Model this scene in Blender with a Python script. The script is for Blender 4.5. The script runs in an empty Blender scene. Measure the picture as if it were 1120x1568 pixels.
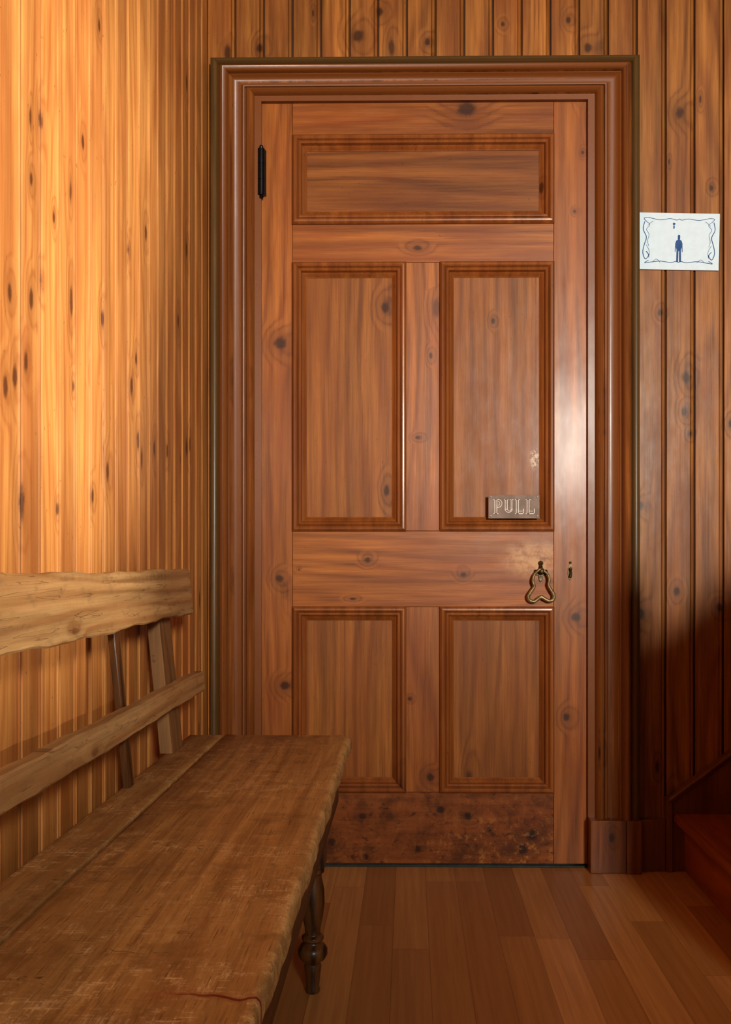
import bpy, bmesh, math, random
from mathutils import Vector, Matrix
random.seed(7)
F=1400.0; D0=2.513; CH=0.835; VX=627.0; VY=862.0
def P(px,py,Y):
    d=Y+D0
    return ((px-VX)*d/F, CH-(py-VY)*d/F)
def lin(c):
    return tuple(((v/255.0)/12.92 if v/255.0<=0.04045 else ((v/255.0+0.055)/1.055)**2.4) for v in c)+(1.0,)

# ------------------------------------------------------------------ node helper
class NB:
    def __init__(s,name):
        s.mat=bpy.data.materials.new(name); s.mat.use_nodes=True
        s.nt=s.mat.node_tree; s.nt.nodes.clear()
        s.out=s.nt.nodes.new('ShaderNodeOutputMaterial')
        s.b=s.nt.nodes.new('ShaderNodeBsdfPrincipled')
        s.nt.links.new(s.b.outputs[0],s.out.inputs[0])
    def n(s,t,**k):
        nd=s.nt.nodes.new(t)
        for a,v in k.items(): setattr(nd,a,v)
        return nd
    def set(s,sock,v):
        if isinstance(v,bpy.types.NodeSocket): s.nt.links.new(v,sock)
        elif v is not None: sock.default_value=v
    def m(s,op,a,b=None,c=None,clamp=False):
        nd=s.n('ShaderNodeMath',operation=op,use_clamp=clamp)
        s.set(nd.inputs[0],a); s.set(nd.inputs[1],b); s.set(nd.inputs[2],c)
        return nd.outputs[0]
    def vec(s,x,y,z):
        nd=s.n('ShaderNodeCombineXYZ'); s.set(nd.inputs[0],x); s.set(nd.inputs[1],y); s.set(nd.inputs[2],z)
        return nd.outputs[0]
    def vm(s,op,a,b=None):
        nd=s.n('ShaderNodeVectorMath',operation=op); s.set(nd.inputs[0],a); s.set(nd.inputs[1],b)
        return nd.outputs['Value'] if op=='LENGTH' else nd.outputs[0]
    def noise(s,v,scale=1.0,detail=2.0,rough=0.5,dist=0.0):
        nd=s.n('ShaderNodeTexNoise'); s.set(nd.inputs['Vector'],v)
        nd.inputs['Scale'].default_value=scale; nd.inputs['Detail'].default_value=detail
        nd.inputs['Roughness'].default_value=rough; nd.inputs['Distortion'].default_value=dist
        return nd.outputs[0]
    def white(s,v):
        nd=s.n('ShaderNodeTexWhiteNoise',noise_dimensions='3D'); s.set(nd.inputs['Vector'],v)
        return nd.outputs['Value'],nd.outputs['Color']
    def mr(s,v,a,b,c,d,smooth=False):
        nd=s.n('ShaderNodeMapRange'); nd.interpolation_type='SMOOTHSTEP' if smooth else 'LINEAR'; nd.clamp=True
        for i,x in enumerate((v,a,b,c,d)): s.set(nd.inputs[i],x)
        return nd.outputs[0]
    def mix(s,f,a,b,mode='MIX'):
        nd=s.n('ShaderNodeMix',data_type='RGBA',blend_type=mode); nd.clamp_factor=True
        s.set(nd.inputs[0],f); s.set(nd.inputs[6],a); s.set(nd.inputs[7],b)
        return nd.outputs[2]
    def grey(s,v):
        bc=s.n('ShaderNodeCombineColor')
        for i in range(3): s.set(bc.inputs[i],v)
        return bc.outputs[0]
    def obj(s):
        tc=s.n('ShaderNodeTexCoord'); sp=s.n('ShaderNodeSeparateXYZ'); s.nt.links.new(tc.outputs['Object'],sp.inputs[0])
        return dict(X=sp.outputs[0],Y=sp.outputs[1],Z=sp.outputs[2])
    def bump(s,h,strength,dist=0.001):
        nd=s.n('ShaderNodeBump'); nd.inputs['Strength'].default_value=strength; nd.inputs['Distance'].default_value=dist
        s.set(nd.inputs['Height'],h); s.nt.links.new(nd.outputs[0],s.b.inputs['Normal'])

def wood(name,across,along,third,light,dark,red=None,knot=(60,28,12),bw=0,off=0.0,density=0.35,kr=0.11,
         ka=9.0,kl=3.3,rings=9.0,ringamt=0.5,fineamt=0.5,var=0.25,rough=0.35,bump=0.25,coat=0.2,redamt=0.5,extra=None,spec=0.3,patina=0.35,specks=0.5,knots=None,swirl=1.6,kfac=0.85):
    w=NB(name); o=w.obj(); A,L,N=o[across],o[along],o[third]
    at=w.n('ShaderNodeAttribute',attribute_name='pid').outputs['Fac']
    if bw: bid=w.m('FLOOR',w.m('DIVIDE',w.m('ADD',A,off),bw))
    else: bid=0.0
    rv,rc=w.white(w.vec(bid,w.m('MULTIPLY',at,91.7),3.3))
    A2=w.m('ADD',A,w.m('MULTIPLY',rv,7.0)); L2=w.m('ADD',L,w.m('MULTIPLY',rv,13.0))
    wob=w.noise(w.vec(w.m('MULTIPLY',A2,55.0),w.m('MULTIPLY',L2,38.0),0.0),1.0,4.0,0.65)
    wobc=w.m('MULTIPLY',w.m('SUBTRACT',wob,0.5),0.26)
    vo=w.n('ShaderNodeTexVoronoi',voronoi_dimensions='2D')
    vo.inputs['Scale'].default_value=1.0; vo.inputs['Randomness'].default_value=0.85
    w.set(vo.inputs['Vector'],w.vec(w.m('MULTIPLY',A2,ka),w.m('MULTIPLY',L2,kl),0.0))
    sc=w.n('ShaderNodeSeparateColor'); w.nt.links.new(vo.outputs['Color'],sc.inputs[0])
    pres=w.m('GREATER_THAN',sc.outputs[0],1.0-density)
    r=w.m('MULTIPLY',w.m('ADD',w.m('MULTIPLY',sc.outputs[1],0.9),0.4),kr)
    dn=w.m('ADD',w.m('DIVIDE',vo.outputs['Distance'],r),w.m('MULTIPLY',wobc,4.0))
    kmask=w.m('MULTIPLY',w.mr(dn,0.5,1.25,1.0,0.0,True),pres)
    halo=w.m('MULTIPLY',w.mr(dn,0.8,3.8,1.0,0.0,True),pres)
    if knots:
        pv=w.vec(A,L,0.0); dm=None
        for (ka_,kl_,kr_,el) in knots:
            q=w.vm('LENGTH',w.vm('MULTIPLY',w.vm('SUBTRACT',pv,(ka_,kl_,0.0)),(1.0/kr_,1.0/(kr_*el),0.0)))
            dm=q if dm is None else w.m('MINIMUM',dm,q)
        dm=w.m('ADD',dm,w.m('MULTIPLY',wobc,4.5))
        kmask=w.m('MAXIMUM',kmask,w.mr(dm,0.45,1.2,1.0,0.0,True))
        halo=w.m('MAXIMUM',halo,w.mr(dm,0.8,4.2,1.0,0.0,True))
    h=w.noise(w.vec(w.m('MULTIPLY',A2,7.0),w.m('MULTIPLY',L2,0.8),w.m('MULTIPLY',N,7.0)),1.0,1.5,0.4)
    ph=w.m('ADD',w.m('MULTIPLY',h,rings),w.m('MULTIPLY',halo,swirl))
    ph=w.m('ADD',ph,w.m('MULTIPLY',A2,25.0))
    ring=w.m('ADD',w.m('MULTIPLY',w.m('SINE',w.m('MULTIPLY',ph,6.2832)),0.5),0.5)
    ring=w.m('POWER',ring,2.6)
    fine=w.noise(w.vec(w.m('MULTIPLY',A2,260.0),w.m('MULTIPLY',L2,6.0),w.m('MULTIPLY',N,260.0)),1.0,3.0,0.65)
    med=w.noise(w.vec(w.m('MULTIPLY',A2,60.0),w.m('MULTIPLY',L2,2.2),w.m('MULTIPLY',N,60.0)),1.0,4.0,0.65)
    t=w.m('ADD',w.m('MULTIPLY',ring,ringamt),w.m('MULTIPLY',w.mr(fine,0.35,0.68,0.0,1.0),fineamt*0.6))
    t=w.m('ADD',t,w.m('MULTIPLY',w.mr(med,0.38,0.66,0.0,1.0),fineamt*0.7),clamp=True)
    col=w.mix(t,lin(light),lin(dark))
    if red:
        bl=w.noise(w.vec(w.m('MULTIPLY',A2,10.0),w.m('MULTIPLY',L2,2.2),N),1.0,4.0,0.6)
        col=w.mix(w.m('MULTIPLY',w.mr(bl,0.40,0.64,0.0,1.0,True),redamt),col,lin(red))
    stn=w.noise(w.vec(w.m('MULTIPLY',A2,26.0),w.m('MULTIPLY',L2,1.3),w.m('MULTIPLY',N,10.0)),1.0,5.0,0.65)
    pt=w.mr(stn,0.36,0.66,1.0+patina*0.25,1.0-patina)
    col=w.mix(1.0,col,w.grey(pt),'MULTIPLY')
    col=w.mix(w.m('MULTIPLY',halo,0.35),col,lin(tuple(int((a+b)/2) for a,b in zip(dark,knot))))
    col=w.mix(w.m('MULTIPLY',kmask,kfac),col,lin(knot))
    if specks:
        sp=w.noise(w.vec(w.m('MULTIPLY',A,130.0),w.m('MULTIPLY',L,75.0),w.m('MULTIPLY',N,100.0)),1.0,2.0,0.6)
        col=w.mix(w.m('MULTIPLY',w.mr(sp,0.70,0.76,0.0,1.0),specks),col,lin(tuple(int(v*0.5) for v in dark)))
    s2=w.n('ShaderNodeSeparateColor'); w.nt.links.new(rc,s2.inputs[0])
    br=w.m('ADD',w.m('MULTIPLY',w.m('SUBTRACT',s2.outputs[0],0.5),var*2),1.0)
    col=w.mix(1.0,col,w.grey(br),'MULTIPLY')
    hgt=w.m('ADD',fine,w.m('MULTIPLY',ring,0.3))
    if extra: col,hgt=extra(w,o,col,hgt)
    w.set(w.b.inputs['Base Color'],col)
    rr=w.noise(w.vec(w.m('MULTIPLY',A,30.0),w.m('MULTIPLY',L,12.0),N),1.0,5.0,0.65)
    w.set(w.b.inputs['Roughness'],w.mr(rr,0.3,0.7,rough-0.04,rough+0.08))
    w.b.inputs['Coat Weight'].default_value=coat; w.b.inputs['Coat Roughness'].default_value=0.17
    w.b.inputs['Specular IOR Level'].default_value=spec
    w.bump(hgt,bump)
    return w.mat
def plain(name,c,rough=0.5,metal=0.0,nscale=60,amt=0.25,spec=0.5):
    w=NB(name); o=w.obj()
    nz=w.noise(w.vec(o['X'],o['Y'],o['Z']),nscale,4.0,0.6)
    dk=lin(tuple(int(v*(1-amt)) for v in c)); 
    w.set(w.b.inputs['Base Color'],w.mix(w.mr(nz,0.35,0.65,0.0,1.0),dk,lin(c)))
    w.set(w.b.inputs['Roughness'],w.mr(nz,0.3,0.7,rough+0.08,rough-0.05)); w.b.inputs['Metallic'].default_value=metal
    w.b.inputs['Specular IOR Level'].default_value=spec
    w.bump(nz,0.15,0.0005)
    return w.mat

# ------------------------------------------------------------------ mesh builder
class MB:
    def __init__(s): s.v=[]; s.f=[]; s.m=[]; s.pid=[]; s.sm=[]
    def add(s,vs,fs,mat=0,pid=None,smooth=False):
        b=len(s.v); p=random.random() if pid is None else pid
        s.v+= [tuple(v) for v in vs]; s.pid+=[p]*len(vs)
        for f in fs: s.f.append([b+i for i in f]); s.m.append(mat); s.sm.append(smooth)
    def box(s,x0,x1,y0,y1,z0,z1,mat=0,pid=None):
        vs=[(x,y,z) for x in (x0,x1) for y in (y0,y1) for z in (z0,z1)]
        s.add(vs,[(0,1,3,2),(4,6,7,5),(0,4,5,1),(2,3,7,6),(0,2,6,4),(1,5,7,3)],mat,pid)
    def prism(s,poly,fn,t0,t1,mat=0,n=1,pid=None,jit=None,smooth=False):
        k=len(poly); vs=[]; fs=[]
        for i in range(n+1):
            t=t0+(t1-t0)*i/n
            for (a,b) in poly:
                if jit: da,db=jit(a,b,t)
                else: da=db=0
                vs.append(fn(a+da,b+db,t))
        for i in range(n):
            for j in range(k):
                j2=(j+1)%k
                fs.append((i*k+j,i*k+j2,(i+1)*k+j2,(i+1)*k+j))
        fs.append(tuple(range(k))[::-1]); fs.append(tuple(n*k+j for j in range(k)))
        s.add(vs,fs,mat,pid,smooth)
    def lathe(s,prof,c,mat=0,n=24,axis='Z',pid=None):
        vs=[];fs=[]
        for (r,h) in prof:
            for i in range(n):
                a=2*math.pi*i/n; x,y=r*math.cos(a),r*math.sin(a)
                p={'Z':(x,y,h),'Y':(x,h,y),'X':(h,x,y)}[axis]
                vs.append((c[0]+p[0],c[1]+p[1],c[2]+p[2]))
        for j in range(len(prof)-1):
            for i in range(n):
                i2=(i+1)%n; fs.append((j*n+i,j*n+i2,(j+1)*n+i2,(j+1)*n+i))
        fs.append(tuple(range(n))[::-1]); fs.append(tuple((len(prof)-1)*n+i for i in range(n)))
        s.add(vs,fs,mat,pid,True)
    def tube(s,pts,rad,mat=0,n=10,closed=False,pid=None):
        pts=[Vector(p) for p in pts]; N=len(pts)
        rad=rad if isinstance(rad,(list,tuple)) else [rad]*N
        vs=[];fs=[]; up=Vector((0.013,1,0.02)).normalized()
        for i,p in enumerate(pts):
            a=pts[(i-1)%N] if (closed or i>0) else p; b=pts[(i+1)%N] if (closed or i<N-1) else p
            t=(b-a).normalized(); u=(up-t*up.dot(t)).normalized(); w=t.cross(u)
            for k in range(n):
                an=2*math.pi*k/n; vs.append(p+(u*math.cos(an)+w*math.sin(an))*rad[i])
        M=N if closed else N-1
        for i in range(M):
            i2=(i+1)%N
            for k in range(n):
                k2=(k+1)%n; fs.append((i*n+k,i*n+k2,i2*n+k2,i2*n+k))
        if not closed:
            fs.append(tuple(range(n))[::-1]); fs.append(tuple((N-1)*n+k for k in range(n)))
        s.add(vs,fs,mat,pid,True)
    def obj(s,name,mats,parent=None,bevel=0,angle=35,origin=None):
        me=bpy.data.meshes.new(name); me.from_pydata(s.v,[],s.f)
        for m in mats: me.materials.append(m)
        for p,mi,sm in zip(me.polygons,s.m,s.sm): p.material_index=mi; p.use_smooth=sm
        at=me.attributes.new('pid','FLOAT','POINT')
        for i,v in enumerate(s.pid): at.data[i].value=v
        bm=bmesh.new(); bm.from_mesh(me); bmesh.ops.recalc_face_normals(bm,faces=bm.faces); bm.to_mesh(me); bm.free()
        me.set_sharp_from_angle(angle=math.radians(angle))
        ob=bpy.data.objects.new(name,me); bpy.context.scene.collection.objects.link(ob)
        if bevel:
            md=ob.modifiers.new('bevel','BEVEL'); md.width=bevel; md.segments=2; md.limit_method='ANGLE'; md.angle_limit=math.radians(40)
            md.harden_normals=False
        if parent: ob.parent=parent
        return ob
def empty(name):
    e=bpy.data.objects.new(name,None); bpy.context.scene.collection.objects.link(e); e.empty_display_size=0.1
    return e

# ------------------------------------------------------------------ materials
PITCH=43.9*(D0-0.01)/F
LP=0.0715
XL=-0.556; YW=-0.010
gx0=(975-VX)*(D0-0.01)/F
# knot positions (across, along, radius, elongation)
def KL(px,py,r,el=2.2):
    d=-XL*F/(VX-px); return (d-D0,CH-(py-VY)*d/F,r*0.82,el)
def KF(px,py,r,el=1.4,Y=-0.01,horizontal=False):
    x,z=P(px,py,Y); return (z,x,r,el) if horizontal else (x,z,r,el)
kl_=[KL(60,180,.010),KL(45,455,.010),KL(20,575,.011),KL(37,552,.010),KL(155,487,.010),KL(163,722,.011),KL(60,425,.008),KL(285,380,.013),KL(222,355,.011),KL(125,215,.009),KL(30,770,.013,2.6),KL(210,675,.012),KL(285,685,.014),KL(200,590,.012),KL(235,685,.011),KL(272,490,.011),KL(207,548,.008),KL(45,272,.007),KL(12,445,.009),KL(80,330,.006),KL(255,690,.010),KL(150,35,.008),KL(110,590,.006),KL(285,125,.011),KL(195,380,.009),KL(85,780,.006),KL(5,590,.010),KL(140,760,.008)]
kf_=[KF(1040,175,.013),KF(1050,578,.014),KF(980,775,.010),KF(980,940,.012),KF(1047,630,.010),KF(1010,480,.007),KF(1035,905,.009),KF(900,75,.013,1.2),KF(548,55,.018,1.1),KF(582,18,.010),KF(655,65,.008),KF(770,38,.006),KF(397,72,.010),KF(870,32,.008),KF(1118,650,.009),KF(1055,665,.006),KF(1100,930,.009),KF(1088,290,.006)]
def groove_shade_left(w,o,col,h):
    # groove shade painted into the colour of the deep V joints by depth
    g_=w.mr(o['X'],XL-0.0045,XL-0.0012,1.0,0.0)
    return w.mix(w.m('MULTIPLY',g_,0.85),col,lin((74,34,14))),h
def groove_shade_far(w,o,col,h):  # shade of the end-wall joints, put into the colour
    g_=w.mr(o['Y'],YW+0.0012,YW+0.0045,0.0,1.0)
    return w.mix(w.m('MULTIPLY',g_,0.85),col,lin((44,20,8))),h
M_left=wood('pine_boards_side','Y','Z','X',(228,158,84),(178,108,48),red=(170,90,40),bw=LP,off=0.35+LP*40,density=0.15,kr=0.07,ka=12.0,kl=3.2,rings=8,ringamt=0.4,fineamt=0.65,var=0.12,rough=0.42,redamt=0.5,knot=(72,32,12),coat=0.06,patina=0.28,knots=kl_,extra=groove_shade_left)
M_far=wood('pine_boards_end','X','Z','Y',(190,122,54),(128,74,28),red=(128,64,26),bw=PITCH,off=-gx0+PITCH*40,density=0.18,kr=0.08,ka=11.0,kl=3.6,rings=8,ringamt=0.4,fineamt=0.65,var=0.17,rough=0.42,redamt=0.5,knot=(52,24,10),coat=0.05,patina=0.35,knots=kf_,spec=0.25,extra=groove_shade_far)
dl,dd,dr,dk=(190,114,48),(128,68,26),(136,64,24),(48,20,8)
Y0=0.0
kv_=[KF(430,525,.022,.8,Y0),KF(428,886,.013,.9,Y0),KF(436,1050,.016,.8,Y0),KF(867,1098,.010,1.3,Y0),KF(882,945,.014,1.0,Y0),KF(892,235,.005,1.2,Y0),KF(640,670,.008,.6,Y0),KF(660,1190,.012,1,Y0),KF(628,1070,.005,1,Y0),KF(660,545,.005,2,Y0),KF(880,325,.005,1,Y0)]
kh_=[KF(714,168,.022,1.3,Y0,True),KF(640,380,.008,1.9,Y0,True),KF(563,857,.008,1.1,Y0,True),KF(710,880,.008,1.1,Y0,True),KF(540,917,.004,2.5,Y0,True),KF(458,872,.003,1,Y0,True)]
def handlewear(w,o,col,h):
    v=w.vec(o['X'],o['Y'],o['Z']); cx,cz=P(818,856,0)
    d=w.vm('LENGTH',w.vm('MULTIPLY',w.vm('SUBTRACT',v,(cx,0.0,cz)),(1.0,0.0,1.7)))
    n=w.noise(v,30.0,6.0,0.7)
    m=w.m('MULTIPLY',w.mr(d,0.02,0.12,1.0,0.0,True),w.mr(n,0.36,0.56,0.0,1.0))
    return w.mix(w.m('MULTIPLY',m,0.65),col,lin((228,178,122))),h
M_dv=wood('door_pine_vertical','X','Z','Y',dl,dd,red=dr,density=0.05,kr=0.08,ka=8,kl=3.2,rings=6,ringamt=0.4,fineamt=0.65,var=0.08,rough=0.38,knot=dk,coat=0.09,bump=0.15,patina=0.36,knots=kv_,spec=0.27)
M_dh=wood('door_pine_horizontal','Z','X','Y',dl,dd,red=dr,density=0.04,kr=0.08,ka=8,kl=3.5,rings=5,ringamt=0.4,fineamt=0.65,var=0.08,rough=0.38,knot=dk,coat=0.06,bump=0.15,patina=0.36,knots=kh_,extra=handlewear,spec=0.25)
def scuff(w,o,col,h):
    v=w.vec(o['X'],o['Y'],o['Z']); n=w.noise(v,42.0,6.0,0.75)
    zm=w.mr(o['Z'],0.03,0.19,1.0,0.3,True)
    xm=w.mr(o['X'],0.0,0.22,0.25,1.0)
    col=w.mix(w.m('MULTIPLY',w.m('MULTIPLY',w.m('MULTIPLY',w.mr(n,0.52,0.62,0.0,1.0),zm),xm),0.65),col,lin((206,138,72)))
    n2=w.noise(w.vec(w.m('MULTIPLY',o['X'],0.6),o['Y'],o['Z']),60.0,5.0,0.7)
    col=w.mix(w.m('MULTIPLY',w.mr(n2,0.56,0.64,0.0,1.0),0.7),col,lin((38,15,6)))
    n3=w.noise(v,12.0,5.0,0.65)
    col=w.mix(w.m('MULTIPLY',w.mr(n3,0.48,0.64,0.0,1.0),0.6),col,lin((62,28,11)))
    return col,h
kb_=[KF(555,1250,.012,1,Y0,True),KF(675,1240,.012,1,Y0,True),KF(718,1250,.012,1,Y0,True),KF(815,1278,.018,1.2,Y0,True),KF(800,1300,.016,1,Y0,True),KF(640,1300,.010,1,Y0,True),KF(560,1312,.010,1,Y0,True),KF(508,1290,.012,1,Y0,True),KF(750,1270,.008,1,Y0,True)]
M_db=wood('door_pine_kickrail','Z','X','Y',(168,94,40),(112,58,22),red=(114,50,18),density=0.3,kr=0.11,ka=9,kl=6.5,rings=5,ringamt=0.35,fineamt=0.6,var=0.05,rough=0.44,knot=(22,9,4),coat=0.03,bump=0.2,extra=scuff,knots=kb_,spec=0.22)
kp_=[KF(590,468,.012,1.5,Y0),KF(592,750,.008,2.4,Y0),KF(756,490,.006,1.5,Y0)]
def chip(w,o,col,h):
    v=w.vec(o['X'],o['Y'],o['Z']); cx,cz=P(820,702,0)
    d=w.vm('LENGTH',w.vm('MULTIPLY',w.vm('SUBTRACT',v,(cx,0.0,cz)),(1.0,0.0,0.55)))
    n=w.noise(v,110.0,5.0,0.7)
    m=w.m('MULTIPLY',w.mr(d,0.006,0.02,1.0,0.0,True),w.mr(n,0.5,0.56,0.0,1.0))
    return w.mix(w.m('MULTIPLY',m,0.85),col,lin((214,190,160))),h
M_dp=wood('door_panel_pine','X','Z','Y',(182,114,50),(122,68,28),red=(138,74,30),density=0.03,kr=0.08,ka=9,kl=2.2,rings=5,ringamt=0.5,fineamt=0.7,var=0.08,rough=0.42,knot=dk,coat=0.03,bump=0.18,patina=0.34,knots=kp_,spec=0.2,extra=chip)
M_dph=wood('door_panel_pine_wide','Z','X','Y',(162,98,42),(106,58,24),red=(122,62,26),density=0.0,kr=0.1,ka=9,kl=2.2,rings=7,ringamt=0.5,fineamt=0.7,var=0.05,rough=0.42,knot=dk,coat=0.03,bump=0.18,patina=0.34,spec=0.2)
M_mold=wood('moulding_wood','X','Z','Y',(164,94,40),(112,58,24),red=(114,52,22),density=0.08,rings=4,ringamt=0.2,fineamt=0.6,var=0.05,rough=0.34,knot=dk,coat=0.15,bump=0.06,patina=0.3,spec=0.32)
M_case=wood('casing_wood','X','Z','Y',(166,98,44),(104,54,22),red=(98,48,22),density=0.3,kr=0.11,ka=8,kl=4.5,rings=4,ringamt=0.3,fineamt=0.7,var=0.04,rough=0.34,knot=(38,15,6),coat=0.12,bump=0.08,patina=0.42,spec=0.28)
def green(w,o,col,h):
    return w.mix(0.4,col,lin((58,58,34))),h
M_band=wood('casing_backband','X','Z','Y',(134,84,36),(84,48,18),red=(70,50,24),density=0.3,kr=0.1,rings=4,ringamt=0.2,fineamt=0.7,var=0.04,rough=0.36,knot=(34,14,6),coat=0.1,bump=0.1,extra=green,patina=0.4,spec=0.28)
def seatx(w,o,col,h):
    v=w.vec(o['X'],o['Y'],o['Z'])
    n=w.noise(v,26.0,8.0,0.82); n2=w.noise(w.vec(w.m('MULTIPLY',o['X'],30.0),w.m('MULTIPLY',o['Y'],240.0),0.0),1.0,3.0,0.6)
    n3=w.noise(w.vec(w.m('MULTIPLY',o['X'],320.0),w.m('MULTIPLY',o['Y'],34.0),0.0),1.0,3.0,0.6)
    big=w.noise(v,5.0,3.0,0.5)
    m=w.m('MULTIPLY',w.mr(n,0.46,0.6,0.0,1.0,True),w.mr(w.m('MAXIMUM',n2,n3),0.5,0.66,0.1,1.0))
    m=w.m('MULTIPLY',m,w.mr(big,0.36,0.6,0.2,0.75,True))
    col=w.mix(m,col,lin((236,200,142)))
    pm=w.mr(w.noise(w.vec(w.m('MULTIPLY',o['X'],420.0),w.m('MULTIPLY',o['Y'],22.0),3.0),1.0,2.0,0.6),0.60,0.72,0.0,0.6)
    col=w.mix(pm,col,lin((82,50,22)))
    dm=w.noise(v,9.0,5.0,0.7)
    col=w.mix(w.m('MULTIPLY',w.mr(dm,0.50,0.68,0.0,1.0,True),0.55),col,lin((112,74,36)))
    sc=w.noise(w.vec(w.m('MULTIPLY',o['X'],9.0),w.m('MULTIPLY',o['Y'],45.0),2.0),1.0,2.0,0.5,1.2)
    ln=w.m('ABSOLUTE',w.m('SUBTRACT',sc,0.66))
    lm=w.mr(ln,0.0,0.006,1.0,0.0)
    col=w.mix(w.m('MULTIPLY',lm,0.8),col,lin((60,32,14)))
    em=w.m('MULTIPLY',w.mr(o['X'],-0.146,-0.133,0.0,1.0,True),w.mr(n,0.42,0.56,0.1,0.9,True))
    col=w.mix(w.m('MULTIPLY',em,0.6),col,lin((226,182,114)))
    wav=w.noise(w.vec(w.m('MULTIPLY',o['X'],16.0),0.0,0.0),1.0,2.0,0.5)
    cy=w.m('ADD',o['Y'],w.m('ADD',1.70,w.m('MULTIPLY',w.m('SUBTRACT',wav,0.5),0.05)))
    cm=w.m('MULTIPLY',w.mr(w.m('ABSOLUTE',cy),0.0010,0.0030,1.0,0.0,True),w.mr(o['X'],-0.215,-0.17,0.0,1.0))
    col=w.mix(cm,col,lin((30,12,6)))
    cm2=w.m('MULTIPLY',w.mr(w.m('ABSOLUTE',cy),0.002,0.012,1.0,0.0,True),w.mr(o['X'],-0.26,-0.20,0.0,1.0))
    col=w.mix(w.m('MULTIPLY',cm2,0.5),col,lin((150,66,30)))
    h=w.m('SUBTRACT',w.m('ADD',w.m('ADD',h,w.m('MULTIPLY',n,0.8)),w.m('MULTIPLY',n2,0.4)),w.m('ADD',w.m('MULTIPLY',cm,4.0),w.m('ADD',w.m('MULTIPLY',lm,1.5),pm)))
    return col,h
M_seat=wood('bench_seat_wood','X','Y','Z',(198,152,88),(148,104,54),red=(152,102,52),density=0.2,kr=0.07,ka=8,kl=3.5,rings=7,ringamt=0.35,fineamt=0.75,var=0.07,rough=0.52,knot=(66,34,14),coat=0.0,bump=0.6,extra=seatx,spec=0.3)
def railx(w,o,col,h):
    v=w.vec(o['X'],o['Y'],o['Z'])
    n=w.noise(w.vec(w.m('MULTIPLY',o['Y'],20.0),w.m('MULTIPLY',o['Z'],50.0),0.0),1.0,6.0,0.7)
    col=w.mix(w.m('MULTIPLY',w.mr(n,0.52,0.68,0.0,1.0,True),0.5),col,lin((124,90,56)))
    ck=w.noise(w.vec(w.m('MULTIPLY',o['Y'],5.0),w.m('MULTIPLY',o['Z'],110.0),4.0),1.0,2.0,0.5)
    cm=w.mr(w.m('ABSOLUTE',w.m('SUBTRACT',ck,0.62)),0.0,0.01,1.0,0.0)
    col=w.mix(w.m('MULTIPLY',cm,0.6),col,lin((70,42,20)))
    return col,w.m('SUBTRACT',h,cm)
M_rail=wood('bench_rail_wood','Z','Y','X',(216,172,112),(156,108,60),red=(186,134,80),density=0.25,kr=0.08,ka=14,kl=5,rings=7,ringamt=0.65,fineamt=0.65,var=0.05,rough=0.52,knot=(104,60,28),coat=0.0,bump=0.6,spec=0.3,extra=railx,swirl=0.7)
M_post=wood('bench_post_wood','Y','Z','X',(150,106,62),(98,64,34),density=0.2,rings=8,ringamt=0.4,var=0.15,rough=0.55,coat=0.0,bump=0.5,spec=0.3)
M_edge=wood('bench_apron_wood','Z','Y','X',(100,64,32),(54,32,14),density=0.15,rings=6,ringamt=0.5,var=0.1,rough=0.42,coat=0.05,bump=0.5,spec=0.3)
M_leg=wood('bench_leg_wood','X','Z','Y',(112,68,30),(32,16,8),density=0.0,rings=12,ringamt=0.85,var=0.05,rough=0.36,coat=0.12,bump=0.5)
M_stair=wood('stair_wood','X','Y','Z',(190,100,42),(134,64,24),red=(142,58,22),density=0.15,rings=6,ringamt=0.4,var=0.08,rough=0.38,coat=0.1,bump=0.2)
M_skirt=wood('skirt_wood','X','Z','Y',(140,84,36),(94,50,18),red=(98,48,20),density=0.3,rings=6,ringamt=0.3,var=0.08,rough=0.38,coat=0.1,bump=0.2)
M_ceil=wood('ceiling_boards','X','Y','Z',(190,124,52),(146,84,30),bw=PITCH,density=0.4,var=0.12,rough=0.4)

# floor
w=NB('floor_strip_maple'); o=w.obj(); FW=0.079
A=w.m('DIVIDE',w.m('ADD',o['X'],5.013),FW); ix=w.m('FLOOR',A); fx=w.m('FRACT',A)
r1,_=w.white(w.vec(ix,1.0,2.0))
B=w.m('ADD',w.m('DIVIDE',o['Y'],0.75),w.m('MULTIPLY',r1,9.0)); iy=w.m('FLOOR',B); fy=w.m('FRACT',B)
r2,rc2=w.white(w.vec(ix,iy,5.0))
c=w.mix(r2,lin((218,158,90)),lin((168,112,58)))
g=w.noise(w.vec(w.m('MULTIPLY',o['X'],90.0),w.m('ADD',w.m('MULTIPLY',o['Y'],3.0),w.m('MULTIPLY',r2,30.0)),r2),1.0,4.0,0.6)
c=w.mix(w.m('MULTIPLY',w.mr(g,0.35,0.7,0.0,1.0),0.4),c,lin((136,86,42)))
gap=w.m('MAXIMUM',w.m('GREATER_THAN',w.m('ABSOLUTE',w.m('SUBTRACT',fx,0.5)),0.489),w.m('GREATER_THAN',w.m('ABSOLUTE',w.m('SUBTRACT',fy,0.5)),0.4986))
c=w.mix(w.m('MULTIPLY',gap,0.4),c,lin((80,42,20)))
w.set(w.b.inputs['Base Color'],c); w.set(w.b.inputs['Roughness'],w.mr(g,0.3,0.7,0.36,0.44))
w.b.inputs['Specular IOR Level'].default_value=0.3
w.b.inputs['Coat Weight'].default_value=0.06; w.b.inputs['Coat Roughness'].default_value=0.3
w.bump(w.m('SUBTRACT',w.m('MULTIPLY',g,0.15),gap),0.25)
M_floor=w.mat

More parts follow.
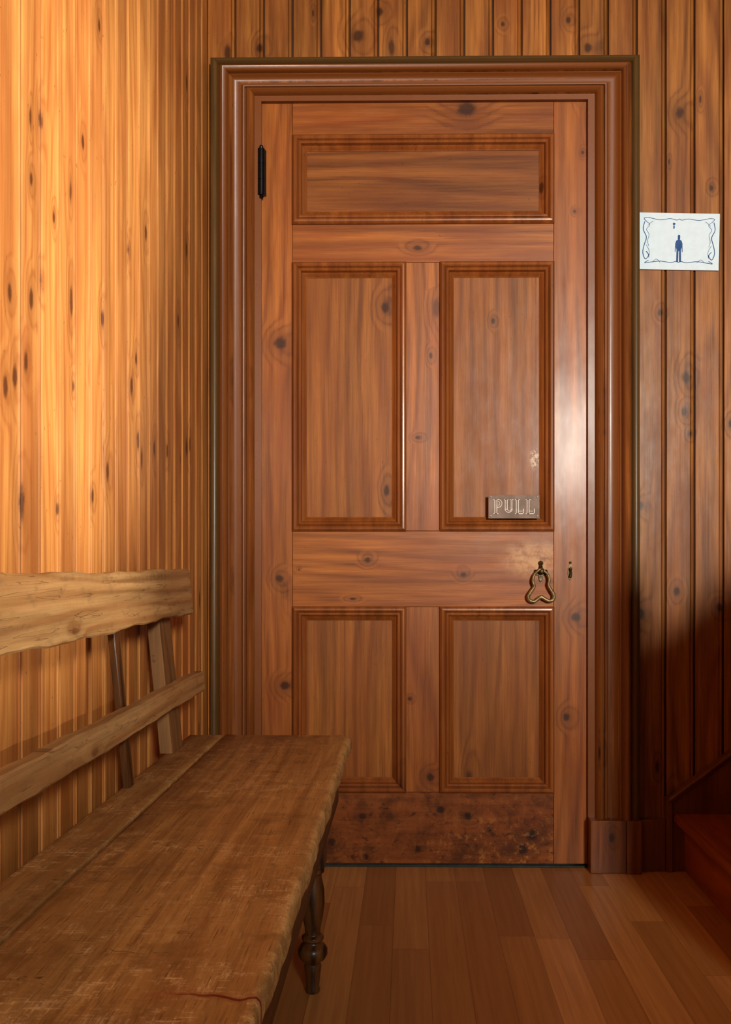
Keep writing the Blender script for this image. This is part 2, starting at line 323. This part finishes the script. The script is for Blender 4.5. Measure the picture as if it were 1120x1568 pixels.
M_black=plain('black_iron',(22,24,30),0.3,0.6)
M_brass=plain('aged_brass',(176,150,100),0.36,0.65,nscale=140,amt=0.4)
M_dbrass=plain('dark_bronze',(96,78,48),0.42,0.7,nscale=140,amt=0.5)
M_plast=plain('grey_acrylic',(146,124,110),0.55,0.0,nscale=30,amt=0.15,spec=0.2)
M_white=plain('white_engraving',(255,252,246),0.5,amt=0.03)
M_paper=plain('printed_card',(222,242,255),0.5,amt=0.02,spec=0.2)
M_ink=plain('blue_ink',(34,84,150),0.5,amt=0.15,spec=0.2)
M_dark=plain('dark_threshold',(44,46,36),0.5)
M_steel=plain('screw_steel',(120,115,105),0.35,0.9)
M_frame=plain('window_paint',(225,222,212),0.4,amt=0.05)

# ------------------------------------------------------------------ room shell
def board_profile(a0,a1,g0,pitch,amp=1.0):
    rel=[(-0.0135,0),(-0.0125,0.0028),(-0.0112,0.0014),(-0.0095,-0.0006),(-0.0075,-0.0011),(-0.0055,-0.0004),(-0.0035,0.0016),(-0.0024,0.0065),(0.0006,0.007),(0.0016,0.0015),(0.0028,0.0)]
    pts=[]
    k=math.floor((a0-g0)/pitch)-1
    while g0+k*pitch<a1+pitch:
        for r,d in rel:
            a=g0+k*pitch+r
            if a0<a<a1: pts.append((a,d*amp))
        k+=1
    return [(a0,0)]+pts+[(a1,0)]
XR=2.45; YB=-4.4; ZC=2.75
dxl=(398-VX)*(D0+YW)/F; dxr=(902-VX)*(D0+YW)/F; dzt=P(0,153,YW)[1]
mb=MB()
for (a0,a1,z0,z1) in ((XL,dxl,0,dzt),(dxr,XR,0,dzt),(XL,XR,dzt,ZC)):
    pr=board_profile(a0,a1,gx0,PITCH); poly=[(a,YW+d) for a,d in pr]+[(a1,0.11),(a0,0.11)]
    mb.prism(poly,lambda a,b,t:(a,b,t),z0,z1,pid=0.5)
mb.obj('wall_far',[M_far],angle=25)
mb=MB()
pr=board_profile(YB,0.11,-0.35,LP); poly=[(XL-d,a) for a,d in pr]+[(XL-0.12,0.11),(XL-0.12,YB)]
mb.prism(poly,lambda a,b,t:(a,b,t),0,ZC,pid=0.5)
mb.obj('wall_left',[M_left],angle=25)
mb=MB(); mb.box(XL-0.12,XR+0.1,YB-0.1,0.9,-0.08,0.0); mb.obj('floor',[M_floor])
mb=MB(); mb.box(XL-0.12,XR+0.1,YB-0.1,0.11,ZC,ZC+0.1); mb.obj('ceiling',[M_ceil])
M_plainwall=wood('pine_boards_plain','Y','Z','X',(190,122,54),(128,74,28),bw=PITCH,density=0.2,var=0.15,rough=0.42,coat=0.05)
WY0,WY1,WZ0,WZ1=-2.3,-0.98,1.07,1.72
mb=MB()
mb.box(XR,XR+0.1,YB,WY0,0,ZC,pid=.5); mb.box(XR,XR+0.1,WY1,0.11,0,ZC,pid=.5)
mb.box(XR,XR+0.1,WY0,WY1,0,WZ0,pid=.5); mb.box(XR,XR+0.1,WY0,WY1,WZ1,ZC,pid=.5)
mb.obj('wall_right',[M_plainwall])
M_plainwall2=wood('pine_boards_rear','X','Z','Y',(190,122,54),(128,74,28),bw=PITCH,density=0.2,var=0.15,rough=0.42,coat=0.05)
BX0,BX1,BZ0,BZ1=0.4,1.75,1.34,2.45
mb=MB()
mb.box(XL,BX0,YB-0.1,YB,0,ZC,pid=.5); mb.box(BX1,XR,YB-0.1,YB,0,ZC,pid=.5)
mb.box(BX0,BX1,YB-0.1,YB,0,BZ0,pid=.5); mb.box(BX0,BX1,YB-0.1,YB,BZ1,ZC,pid=.5)
mb.obj('wall_back',[M_plainwall2])
def window(name,axis,c,a0,a1,z0,z1):
    mb=MB(); t=0.035
    def bx(p0,p1,q0,q1,e=0.03):
        if axis=='X': mb.box(c-e,c+e,p0,p1,q0,q1)
        else: mb.box(p0,p1,c-e,c+e,q0,q1)
    bx(a0,a0+t,z0,z1); bx(a1-t,a1,z0,z1); bx(a0+t,a1-t,z0,z0+t); bx(a0+t,a1-t,z1-t,z1)
    mb.obj(name,[M_frame],bevel=0.003)
window('window_1','X',XR+0.05,WY0,WY1,WZ0,WZ1)
window('window_2','Y',YB-0.05,BX0,BX1,BZ0,BZ1)

# ------------------------------------------------------------------ door
door=empty('door_1')
def rect(px0,px1,py0,py1,Y=0.0):
    x0,z1=P(px0,py0,Y); x1,z0=P(px1,py1,Y); return x0,x1,z0,z1
mb=MB(); g=0.0004
def part(px0,px1,py0,py1,mat):
    x0,x1,z0,z1=rect(px0,px1,py0,py1); mb.box(x0+g,x1-g,0,0.045,z0+g,z1-g,mat)
part(400,448,157,1322,0); part(848,900,157,1322,0)
part(448,848,157,207,1); part(448,848,343,402,1); part(448,848,813,929,1); part(448,848,1213,1322,2)
part(622,674,402,813,0); part(622,674,929,1213,0)
mb.obj('door_frame',[M_dv,M_dh,M_db],door,bevel=0.0009)
panels=[(448,848,207,343,1),(448,622,402,813,0),(674,848,402,813,0),(448,622,929,1213,0),(674,848,929,1213,0)]
mb=MB()
for a,b,c_,d_,m_ in panels:
    x0,x1,z0,z1=rect(a,b,c_,d_); mb.box(x0,x1,0.013,0.03,z0,z1,m_)
mb.obj('door_panels',[M_dp,M_dph],door)
mp=[(-0.001,-0.001),(-0.001,0.006),(0.0015,0.0095),(0.005,0.012),(0.009,0.0125),(0.0125,0.0105),(0.0145,0.0055),(0.0155,0.0045),(0.0175,0.008),(0.0205,0.009),(0.0235,0.0075),(0.0255,0.002),(0.0265,-0.002),(0.030,-0.004),(0.034,-0.009),(0.0385,-0.011),(0.0385,-0.013)]
mb=MB()
for a,b,c_,d_,m_ in panels:
    x0,x1,z0,z1=rect(a,b,c_,d_)
    for side in range(4):
        vs=[]
        for u,v in mp:
            cs=[(x0+u,-v,z0+u),(x1-u,-v,z0+u),(x1-u,-v,z1-u),(x0+u,-v,z1-u)]
            vs+= [cs[side],cs[(side+1)%4]]
        n=len(mp); mb.add(vs,[(2*i,2*i+1,2*i+3,2*i+2) for i in range(n-1)],0,smooth=True)
mb.obj('panel_mouldings',[M_mold],door,angle=28)

# casing
CP=[(-0.004,-0.012,0),(-0.004,0.004,0),(0.014,0.005,0),(0.017,0.012,0),(0.021,0.020,0),(0.027,0.024,0),(0.033,0.021,0),(0.036,0.012,0),(0.038,0.011,0),(0.040,0.017,0),(0.044,0.018,0),(0.047,0.014,0),(0.049,0.009,0),(0.056,0.0075,0),(0.066,0.009,0),(0.075,0.014,0),(0.080,0.020,0),(0.083,0.019,0),(0.085,0.029,0),(0.090,0.038,0),(0.096,0.041,0),(0.102,0.038,0),(0.106,0.028,0),(0.109,0.025,1),(0.112,0.034,1),(0.118,0.038,1),(0.125,0.037,1),(0.129,0.034,1),(0.130,0.0,1),(0.130,-0.001,1)]
pz=0.142; TS=0.78
mb=MB()
xl=dxl-0.0; xr=dxr+0.0
for seg in range(3):
    for i in range(len(CP)-1):
        vs=[]
        for (u,v,_) in (CP[i],CP[i+1]):
            zt=dzt+u*TS
            pts=[(xl-u,YW-v,pz),(xl-u,YW-v,zt),(xr+u,YW-v,zt),(xr+u,YW-v,pz)]
            vs+=[pts[seg],pts[seg+1]]
        mb.add(vs,[(0,1,3,2)],CP[i][2],pid=0.1+seg*0.3,smooth=True)
ob=mb.obj('trim_1',[M_case,M_band],angle=40)
bm=bmesh.new(); bm.from_mesh(ob.data)
bmesh.ops.remove_doubles(bm,verts=bm.verts,dist=1e-5); bmesh.ops.recalc_face_normals(bm,faces=bm.faces); bm.to_mesh(ob.data); bm.free()
for p in ob.data.polygons: p.use_smooth=True
ob.data.set_sharp_from_angle(angle=math.radians(42))
mb=MB()
mb.box(xr-0.004,xr+0.092,YW-0.040,YW+0.0,0,pz); mb.box(xr+0.092,xr+0.133,YW-0.046,YW,0,pz)
mb.box(xl-0.133,xl-0.092,YW-0.046,YW,0,pz); mb.box(xl-0.092,xl+0.004,YW-0.040,YW,0,pz)
mb.obj('trim_2',[M_case],bevel=0.002)
mb=MB(); 
mb.box(dxl+0.0005,dxl+0.03,0.047,0.108,0.003,dzt-0.001); mb.box(dxr-0.03,dxr-0.0005,0.047,0.108,0.003,dzt-0.001); mb.box(dxl+0.03,dxr-0.03,0.047,0.108,dzt-0.03,dzt-0.001)
mb.obj('trim_3',[M_case])
mb=MB(); mb.box(dxl+0.002,dxr-0.002,-0.004,0.10,0.0,0.0055); mb.obj('door_threshold',[M_dark],bevel=0.001)
def hinge(py0,py1):
    mb=MB(); x,z1=P(400,py0,-0.012); _,z0=P(400,py1,-0.012); h=z1-z0
    y=-0.0125; R=0.0098
    mb.lathe([(0.0,0),(0.004,0.001),(0.006,0.005),(0.005,0.009),(R,0.011),(R,h*0.35),(0.0084,h*0.352),(0.0084,h*0.357),(R,h*0.36),(R,h*0.64),(0.0084,h*0.643),(0.0084,h*0.648),(R,h*0.65),(R,h-0.011),(0.005,h-0.009),(0.006,h-0.005),(0.004,h-0.001),(0,h)],(x,y,z0),0,20)
    mb.box(x+0.002,x+0.012,-0.008,0.0,z0+0.012,z1-0.012); mb.box(x-0.012,x-0.001,-0.013,-0.006,z0+0.012,z1-0.012)
    return mb
for a,b in ((221,304),(1165,1246)):
    hinge(a,b).obj('hinge',[M_black],door)

# pull handle
hd=empty('door_pull_handle')
def W(px,py,Y): x,z=P(px,py,Y); return (x,Y,z)
mb=MB()
cx,_,cz=W(828,877,-0.002)
pts=[]
for i in range(64):
    a=2*math.pi*i/64; r=0.014+0.005*math.cos(4*a); pts.append((cx+r*math.cos(a)*0.95,cz+r*math.sin(a)*1.3))
mb.prism(pts,lambda a,b,t:(a,t,b),-0.0006,-0.005)
mb.lathe([(0.011,0),(0.0095,-0.004),(0.006,-0.007),(0.005,-0.014),(0.0068,-0.017),(0.0068,-0.02),(0.004,-0.023),(0.0,-0.0235)],(cx,-0.003,cz+0.004),0,20,'Y')
mb.lathe([(0.0072,0),(0.006,-0.005),(0.0,-0.008)],(cx,-0.002,cz+0.026),0,16,'Y')
for s_ in (-1,1): mb.lathe([(0.005,0),(0.004,-0.004),(0.0,-0.006)],(cx+s_*0.014,-0.002,cz+0.004),0,16,'Y')
mb.tube([(cx,-0.004,cz+0.024),(cx,-0.012,cz+0.014),(cx,-0.016,cz+0.004)],0.0042,0,8)
mb.obj('rosette',[M_dbrass],hd,bevel=0.0008)
mb=MB()
loop=[(824,874),(818,881),(816,890),(818,898),(813,906),(809,913),(811,919),(818,921),(824,917),(829,914),(834,917),(841,920),(847,918),(848,911),(844,904),(840,896),(841,888),(839,880),(833,874),(828,872)]
def catmull(p,closed=True,k=5):
    out=[];n=len(p)
    rng=range(n) if closed else range(n-1)
    for i in rng:
        g4=[p[(i-1)%n] if closed or i>0 else p[0],p[i],p[(i+1)%n],p[(i+2)%n] if closed or i+2<n else p[-1]]
        for j in range(k):
            t=j/k
            out.append(tuple(0.5*((2*g4[1][d])+(-g4[0][d]+g4[2][d])*t+(2*g4[0][d]-5*g4[1][d]+4*g4[2][d]-g4[3][d])*t*t+(-g4[0][d]+3*g4[1][d]-3*g4[2][d]+g4[3][d])*t**3) for d in range(len(p[0]))))
    if not closed: out.append(tuple(p[-1]))
    return out
lp=catmull(loop)
pts=[W(a,b,-0.020+0.006*(b-872)/48.0) for a,b in lp]
rad=[0.0034+0.0018*max(0,min(1,(b-880)/30.0)) for a,b in lp]
mb.tube(pts,rad,0,12,closed=True)
mb.obj('ring_pull',[M_brass],hd)
mb=MB(); kx,_,kz=W(873,876,0)
mb.prism([(kx+0.0066*math.cos(a),kz+0.022*math.sin(a)) for a in [2*math.pi*i/32 for i in range(32)]],lambda a,b,t:(a,t,b),-0.0003,-0.003)
mb.lathe([(0.005,0),(0.0045,-0.006),(0.003,-0.010),(0,-0.011)],(kx,-0.002,kz+0.008),0,16,'Y')
mb.tube([(kx,-0.006,kz+0.012),(kx+0.001,-0.009,kz-0.002),(kx-0.001,-0.008,kz-0.014)],[0.003,0.0028,0.0042],0,8)
mb.lathe([(0.0038,0),(0.003,-0.003),(0,-0.004)],(kx,-0.001,kz+0.026),0,12,'Y')
mb.obj('keyhole_escutcheon',[M_dbrass])

# PULL sign
ps=empty('pull_sign')
x0,z1=P(748,758,-0.014); x1,z0=P(826,794,-0.014)
mb=MB(); mb.box(x0,x1,-0.0165,-0.0132,z0,z1); mb.obj('plate',[M_plast],ps,bevel=0.0006)
mb=MB()
for sx in (x0+0.006,x1-0.006):
    for sz in (z0+0.006,z1-0.006):
        mb.lathe([(0.0028,0),(0.0024,-0.001),(0,-0.0014)],(sx,-0.0165,sz),0,12,'Y')
mb.obj('screws',[M_steel],ps)
lh=(z1-z0)*0.62; zb=(z0+z1)/2-lh/2
def box_(mb,a0,a1,b0,b1): mb.box(a0,a1,-0.0174,-0.0164,b0,b1)
def frame_(mb,a0,a1,b0,b1,t=0.0014):
    box_(mb,a0,a1,b0,b0+t); box_(mb,a0,a1,b1-t,b1); box_(mb,a0,a0+t,b0+t,b1-t); box_(mb,a1-t,a1,b0+t,b1-t)
def arc_(mb,cx,cz,r,a0,a1,rad=0.0009,n=12):
    mb.tube([(cx+r*math.cos(a0+(a1-a0)*i/n),-0.0170,cz+r*math.sin(a0+(a1-a0)*i/n)) for i in range(n+1)],rad,0,6)
mb=MB(); span=x1-x0-0.022; xx=x0+0.011; step=span/4.0; lw=step*0.82; sw_=lw*0.30
for i,chr_ in enumerate('PULL'):
    a=xx+i*step+step*0.09
    if chr_=='L':
        frame_(mb,a+lw*0.12,a+lw*0.12+sw_,zb,zb+lh); box_(mb,a,a+lw*0.56,zb+lh-0.0016,zb+lh); box_(mb,a,a+lw,zb,zb+0.0016)
        box_(mb,a+lw*0.42,a+lw*0.86,zb+lh*0.18,zb+lh*0.18+0.0012); box_(mb,a+lw-0.0016,a+lw,zb,zb+lh*0.36)
    if chr_=='P':
        frame_(mb,a+lw*0.12,a+lw*0.12+sw_,zb,zb+lh); box_(mb,a,a+lw*0.6,zb+lh-0.0016,zb+lh); box_(mb,a,a+lw*0.56,zb,zb+0.0016)
        arc_(mb,a+lw*0.52,zb+lh*0.72,lh*0.27,-math.pi/2,math.pi/2); arc_(mb,a+lw*0.50,zb+lh*0.72,lh*0.13,-math.pi/2,math.pi/2,0.0007)
        box_(mb,a+lw*0.42,a+lw*0.54,zb+lh*0.45-0.0008,zb+lh*0.45+0.0008)
    if chr_=='U':
        frame_(mb,a+lw*0.08,a+lw*0.08+sw_,zb+lh*0.3,zb+lh); frame_(mb,a+lw*0.80-0.001,a+lw*0.92,zb+lh*0.3,zb+lh,0.0009)
        box_(mb,a-0.0004,a+lw*0.46,zb+lh-0.0016,zb+lh); box_(mb,a+lw*0.66,a+lw+0.0008,zb+lh-0.0016,zb+lh)
        arc_(mb,a+lw*0.5,zb+lh*0.36,lw*0.42,math.pi,2*math.pi); arc_(mb,a+lw*0.59,zb+lh*0.34,lw*0.22,math.pi,2*math.pi,0.0007)
mb.obj('lettering',[M_white],ps)

# restroom sign on wall
rs=empty('restroom_sign')
cxp,czp=P(1038.5,371.5,-0.016); sw=0.2195; sh=0.1545
mb=MB(); mb.box(-sw/2,sw/2,-0.0025,0.0022,-sh/2,sh/2); mb.obj('card',[M_paper],rs,bevel=0.0005)
mb=MB(); y=-0.0026
def U(u,v): return (u*sw/124.0,v*sh/88.0)
def stroke(pts,r=0.0006,closed=False):
    q=catmull([U(a,b) for a,b in pts],closed,6)
    mb.tube([(a,y,b) for a,b in q],r,0,6,closed)
for sx in (-1,1):
    stroke([(sx*50,30),(sx*54,35),(sx*46,36),(sx*30,33),(sx*14,35),(sx*4,33),(0,35)],0.0008)
    stroke([(sx*46,-30),(sx*52,-34),(sx*44,-33),(sx*28,-31),(sx*12,-33),(sx*4,-31),(0,-33)],0.0009)
    stroke([(sx*50,30),(sx*45,25),(sx*50,18),(sx*46,10),(sx*48,0),(sx*46,-8)],0.0006)
    stroke([(sx*53,30),(sx*55,18),(sx*50,6),(sx*53,-6),(sx*55,-18),(sx*51,-28),(sx*46,-22),(sx*50,-16)],0.0011)
    stroke([(sx*48,24),(sx*44,28),(sx*40,31)],0.0006)
    stroke([(sx*40,-33),(sx*34,-28),(sx*28,-33)],0.0006)
    stroke([(sx*50,-6),(sx*45,-16),(sx*46,-26)],0.0006)
man=[(-4.5,-31),(-0.8,-31),(-0.5,-14),(0.8,-14),(1.2,-31),(5,-31),(4.3,-12),(5.6,-8),(6.4,-16),(7.6,-15),(7,-2),(5,2.2),(1.8,3.5),(2.4,5.5),(2.2,8),(3.2,8.6),(2,9),(1.8,11),(-1.8,11),(-2,9),(-3.2,8.6),(-2.2,8),(-2.4,5.5),(-1.8,3.5),(-5,2.2),(-7,-2),(-7.6,-15),(-6.4,-16),(-5.6,-8),(-4.3,-12)]
mb.prism([U(a*0.78,b*1.0-1) for a,b in man],lambda a,b,t:(a,t,b),y+0.0008,y-0.0004)
mb.prism([U(-8+2.0*math.cos(t),29+1.8*math.sin(t)-2) for t in [i*math.pi/8 for i in range(16)]],lambda a,b,t:(a,t,b),y+0.0008,y-0.0004)
mb.prism([U(-8+1.1*math.cos(t),22+3*math.sin(t)) for t in [i*math.pi/8 for i in range(16)]],lambda a,b,t:(a,t,b),y+0.0008,y-0.0004)
mb.obj('print',[M_ink],rs)
rs.location=(cxp,YW-0.0035,czp); rs.rotation_euler=(0,math.radians(1.3),0)

# ------------------------------------------------------------------ stairs, skirt, baseboard
st=empty('staircase'); SX=0.745; GO=0.235; RI=0.175; H1=0.156; SW=0.95
mb=MB(); n=7
for i in range(n):
    x=SX+i*GO; z=H1+i*RI; zb_=0 if i==0 else z-RI
    x_end=min(x+GO+0.02,XR-0.002)
    if x>XR-0.1: break
    mb.box(x,x+0.02,-SW,YW-0.021,max(zb_,0.001),z-0.028,0)
    mb.prism([(x-0.022,z-0.028),(x-0.028,z-0.021),(x-0.030,z-0.014),(x-0.028,z-0.006),(x-0.022,z),(x_end,z),(x_end,z-0.028)],lambda a,b,t:(a,t,b),-SW-0.02,YW-0.021,0)
    mb.box(x+0.02,min(x+GO,XR-0.002),-SW+0.0,-SW+0.02,0.001,z-0.028,0)
mb.obj('steps',[M_stair],st,bevel=0.0012)
mb=MB()
sx0,sz0=P(1022,1220,-0.03); sl=0.745
xe=XR-0.003; poly=[(sx0,0.001),(sx0,sz0),(xe,sz0+sl*(xe-sx0)),(xe,0.001)]
mb.prism(poly,lambda a,b,t:(a,t,b),YW-0.001,YW-0.020,0)
ca=math.cos(math.atan(sl))
vs=[];L_=(xe-sx0)
for t in (0,L_):
    for q,v in [(0,-0.0),(0.0,0.010),(0.006,0.012),(0.012,0.008),(0.018,0.004),(0.018,0.0)]:
        vs.append((sx0+t,YW-0.020-v,sz0+sl*t-q/ca))
mb.add(vs,[(i,(i+1)%6,6+(i+1)%6,6+i) for i in range(6)]+[(0,1,2,3,4,5),(11,10,9,8,7,6)],0)
mb.box(sx0-0.006,sx0+0.010,YW-0.028,YW-0.0,0.001,sz0-0.001)
mb.obj('wall_stringer',[M_skirt],st,bevel=0.001)
# unseen guard and newel, added to shadow the lower far wall
mb=MB(); gy0,gy1=-SW-0.058,-SW-0.026; gxs=0.80; gz=0.80
xt=XR-0.003
poly=[(gxs,0.001),(gxs,gz),(xt,gz+sl*(xt-gxs)),(xt,0.001)]
mb.prism(poly,lambda a,b,t:(a,t,b),gy0,gy1,0)
poly=[(gxs,gz),(gxs,gz+0.035),(xt,gz+0.035+sl*(xt-gxs)),(xt,gz+sl*(xt-gxs))]
mb.prism(poly,lambda a,b,t:(a,t,b),gy0-0.018,gy1+0.018,0)
mb.box(gxs-0.08,gxs,gy0-0.024,gy1+0.024,0.001,gz+0.10)
mb.box(gxs-0.09,gxs+0.01,gy0-0.034,gy1+0.034,gz+0.10,gz+0.12)
mb.lathe([(0.028,0),(0.034,0.012),(0.042,0.035),(0.034,0.06),(0.012,0.072),(0,0.074)],(gxs-0.04,(gy0+gy1)/2,gz+0.119),0,24)
mb.obj('added_shadow_guard',[M_skirt],st,bevel=0.002)
mb=MB(); mb.box(xr+0.1335,sx0-0.007,YW-0.022,YW,0.0,0.14); mb.obj('baseboard_far',[M_skirt],bevel=0.002)

# ------------------------------------------------------------------ bench
be=empty('wooden_bench')
YF=-0.463; YN=-2.24; ZS=0.45; TH=0.036
def outline_board(x0,x1,y0,y1,rc,n=90,wob=0.0014):
    pts=[]
    for i in range(n+1):
        y=y0+(y1-rc-y0)*i/n; pts.append((x1+wob*math.sin(y*23)+wob*0.7*math.sin(y*61+1)+wob*0.4*math.sin(y*141+2),y))
    for i in range(1,8):
        a=math.pi/2*i/8; pts.append((x1-rc+rc*math.cos(a),y1-rc+rc*math.sin(a)))
    for i in range(0,8):
        x=x1-rc+(x0-x1+rc)*i/7; pts.append((x,y1+0.0012*math.sin(x*40)))
    pts.append((x0,y0))
    return pts
def slab(mb,poly,z0,z1,ins,mat=0):
    n=len(poly); area=sum(poly[i][0]*poly[(i+1)%n][1]-poly[(i+1)%n][0]*poly[i][1] for i in range(n)); sg=1 if area>0 else -1
    nor=[]
    for i in range(n):
        a=Vector(poly[i-1]);b=Vector(poly[(i+1)%n]); t=(b-a).normalized(); nor.append(Vector((t.y,-t.x))*sg)
    layers=[(ins,z0),(ins*0.3,z0+ins*0.3),(0,z0+ins),(0,z1-ins),(ins*0.12,z1-ins*0.5),(ins*0.4,z1-ins*0.16),(ins,z1)]
    vs=[];fs=[]
    for d,z in layers:
        for p,nn in zip(poly,nor): vs.append((p[0]-nn.x*d,p[1]-nn.y*d,z))
    for j in range(len(layers)-1):
        for i in range(n):
            i2=(i+1)%n; fs.append((j*n+i,j*n+i2,(j+1)*n+i2,(j+1)*n+i))
    fs.append(tuple(range(n))); fs.append(tuple((len(layers)-1)*n+i for i in range(n)))
    mb.add(vs,fs,mat,smooth=True)
mb=MB()
slab(mb,outline_board(-0.4175,-0.130,YN,YF,0.022),ZS-TH,ZS,0.010)
slab(mb,outline_board(-0.493,-0.4185,YN,YF-0.004,0.003,wob=0.0004),ZS-TH,ZS-0.0005,0.002)
mb.obj('seat',[M_seat],be,angle=50)
mb=MB()
zt=ZS-TH
mb.box(-0.168,-0.148,YN+0.12,-0.60,0.335,zt); mb.box(-0.478,-0.458,YN+0.12,-0.60,0.335,zt)
mb.box(-0.458,-0.168,-0.72,-0.70,0.335,zt); mb.box(-0.458,-0.168,YN+0.20,YN+0.22,0.335,zt)
mb.obj('apron',[M_edge],be,bevel=0.002)
mb=MB()
lp_=[(0.0,0.0),(0.013,0.0),(0.0145,0.006),(0.0125,0.012),(0.0150,0.035),(0.0170,0.052),(0.0150,0.057),(0.0165,0.060),(0.0245,0.066),(0.0290,0.074),(0.0290,0.084),(0.0240,0.092),(0.0175,0.096),(0.0165,0.100),(0.0215,0.103),(0.0215,0.109),(0.0150,0.113),(0.0155,0.125),(0.0205,0.150),(0.0235,0.175),(0.0225,0.200),(0.0180,0.222),(0.0170,0.230),(0.0225,0.234),(0.0225,0.240),(0.019,0.243),(0.019,0.25)]
for lx,ly in ((-0.188,-0.735),(-0.188,YN+0.21),(-0.440,-0.735),(-0.440,YN+0.21)):
    mb.lathe(lp_,(lx,ly,0.0),0,28)
    mb.box(lx-0.025,lx+0.025,ly-0.025,ly+0.025,0.246,zt-0.0005)
mb.obj('legs',[M_leg],be,bevel=0.0012,angle=60)
LX=lambda z:-0.455-0.10*(z-0.45)
def rail(mb,z0,z1,th,y0,y1,off=0.0,jz=0.002,mat=0,ph=0.0):
    poly=[]
    r=0.003
    for a,b in ((0,z0+r),(0,z1-r),(-r,z1),(-th+r,z1),(-th,z1-r),(-th,z0+r),(-th+r,z0),(-r,z0)): poly.append((a,b))
    def jit(a,b,t):
        s=1 if b>(z0+z1)/2 else -1
        return 0.0008*math.sin(t*31+b*90+ph), s*jz*(0.5*math.sin(t*9+ph*3+s)+0.5*math.sin(t*27+ph+s*2)+0.3*math.sin(t*71+s))
    mb.prism(poly,lambda a,b,t:(LX(b)+off+a,t,b),y0,y1,mat,70,jit=jit,smooth=True)
mb=MB()
rail(mb,0.722,0.820,0.022,YN+0.02,-0.472,-0.001,0.003)
rail(mb,0.546,0.590,0.024,YN+0.02,-0.448,0.003,0.0018,ph=2.0)
mb.obj('back_rails',[M_rail],be,angle=30)
mb=MB()
def post(y0,y1,z0,z1,th,off,m=0):
    vs=[]
    for z in (z0,z1):
        x=LX(z)+off
        vs+=[(x,y0,z),(x,y1,z),(x-th,y1,z),(x-th,y0,z)]
    mb.add(vs,[(0,1,2,3),(4,5,6,7),(0,1,5,4),(1,2,6,5),(2,3,7,6),(3,0,4,7)],m)
for ya in (-0.672,YN+0.17,):
    post(ya,ya+0.085,ZS-0.001,0.80,0.026,-0.0235)
for ya in (-0.955,):  # thin dark upright strip behind the rails
    post(ya,ya+0.028,ZS-0.001,0.78,0.012,-0.0235,1)
mb.obj('back_posts_and_strip',[M_post,M_leg],be,bevel=0.0015)

# ------------------------------------------------------------------ lights
def area(name,loc,target,sx,sy,power,col):
    l=bpy.data.lights.new(name,'AREA'); l.shape='RECTANGLE'; l.size=sx; l.size_y=sy; l.energy=power; l.color=col
    o_=bpy.data.objects.new(name,l); bpy.context.scene.collection.objects.link(o_); o_.location=loc
    o_.rotation_euler=(Vector(target)-Vector(loc)).to_track_quat('-Z','Y').to_euler(); return o_
area('daylight_side',(5.4,-1.75,1.42),(-0.55,-1.1,1.2),0.9,0.5,580,(1.0,0.92,0.80))
area('daylight_back',(1.72,-7.0,2.05),(0.3,0,1.1),0.55,1.0,460,(1.0,0.94,0.82))
wd=bpy.data.worlds.new('sky'); bpy.context.scene.world=wd; wd.use_nodes=True
bg=wd.node_tree.nodes['Background']; bg.inputs[0].default_value=(1.0,0.96,0.9,1); bg.inputs[1].default_value=1.5

# ------------------------------------------------------------------ camera
cam=bpy.data.cameras.new('camera'); co=bpy.data.objects.new('camera',cam); bpy.context.scene.collection.objects.link(co)
cam.sensor_fit='VERTICAL'; cam.sensor_height=36; cam.sensor_width=36*1624/2274; cam.lens=36*F/1568.0; cam.clip_start=0.02
yaw=math.radians(0.7)
co.location=(0,-D0,CH); co.rotation_euler=(math.radians(90),0,yaw)
cam.shift_x=-((VX-560)-F*math.tan(yaw))/1568.0; cam.shift_y=(VY-784)/1568.0
bpy.context.scene.camera=co
vs_=bpy.context.scene.view_settings; vs_.view_transform='Standard'; vs_.look='None'; vs_.exposure=0.0; vs_.gamma=1.0
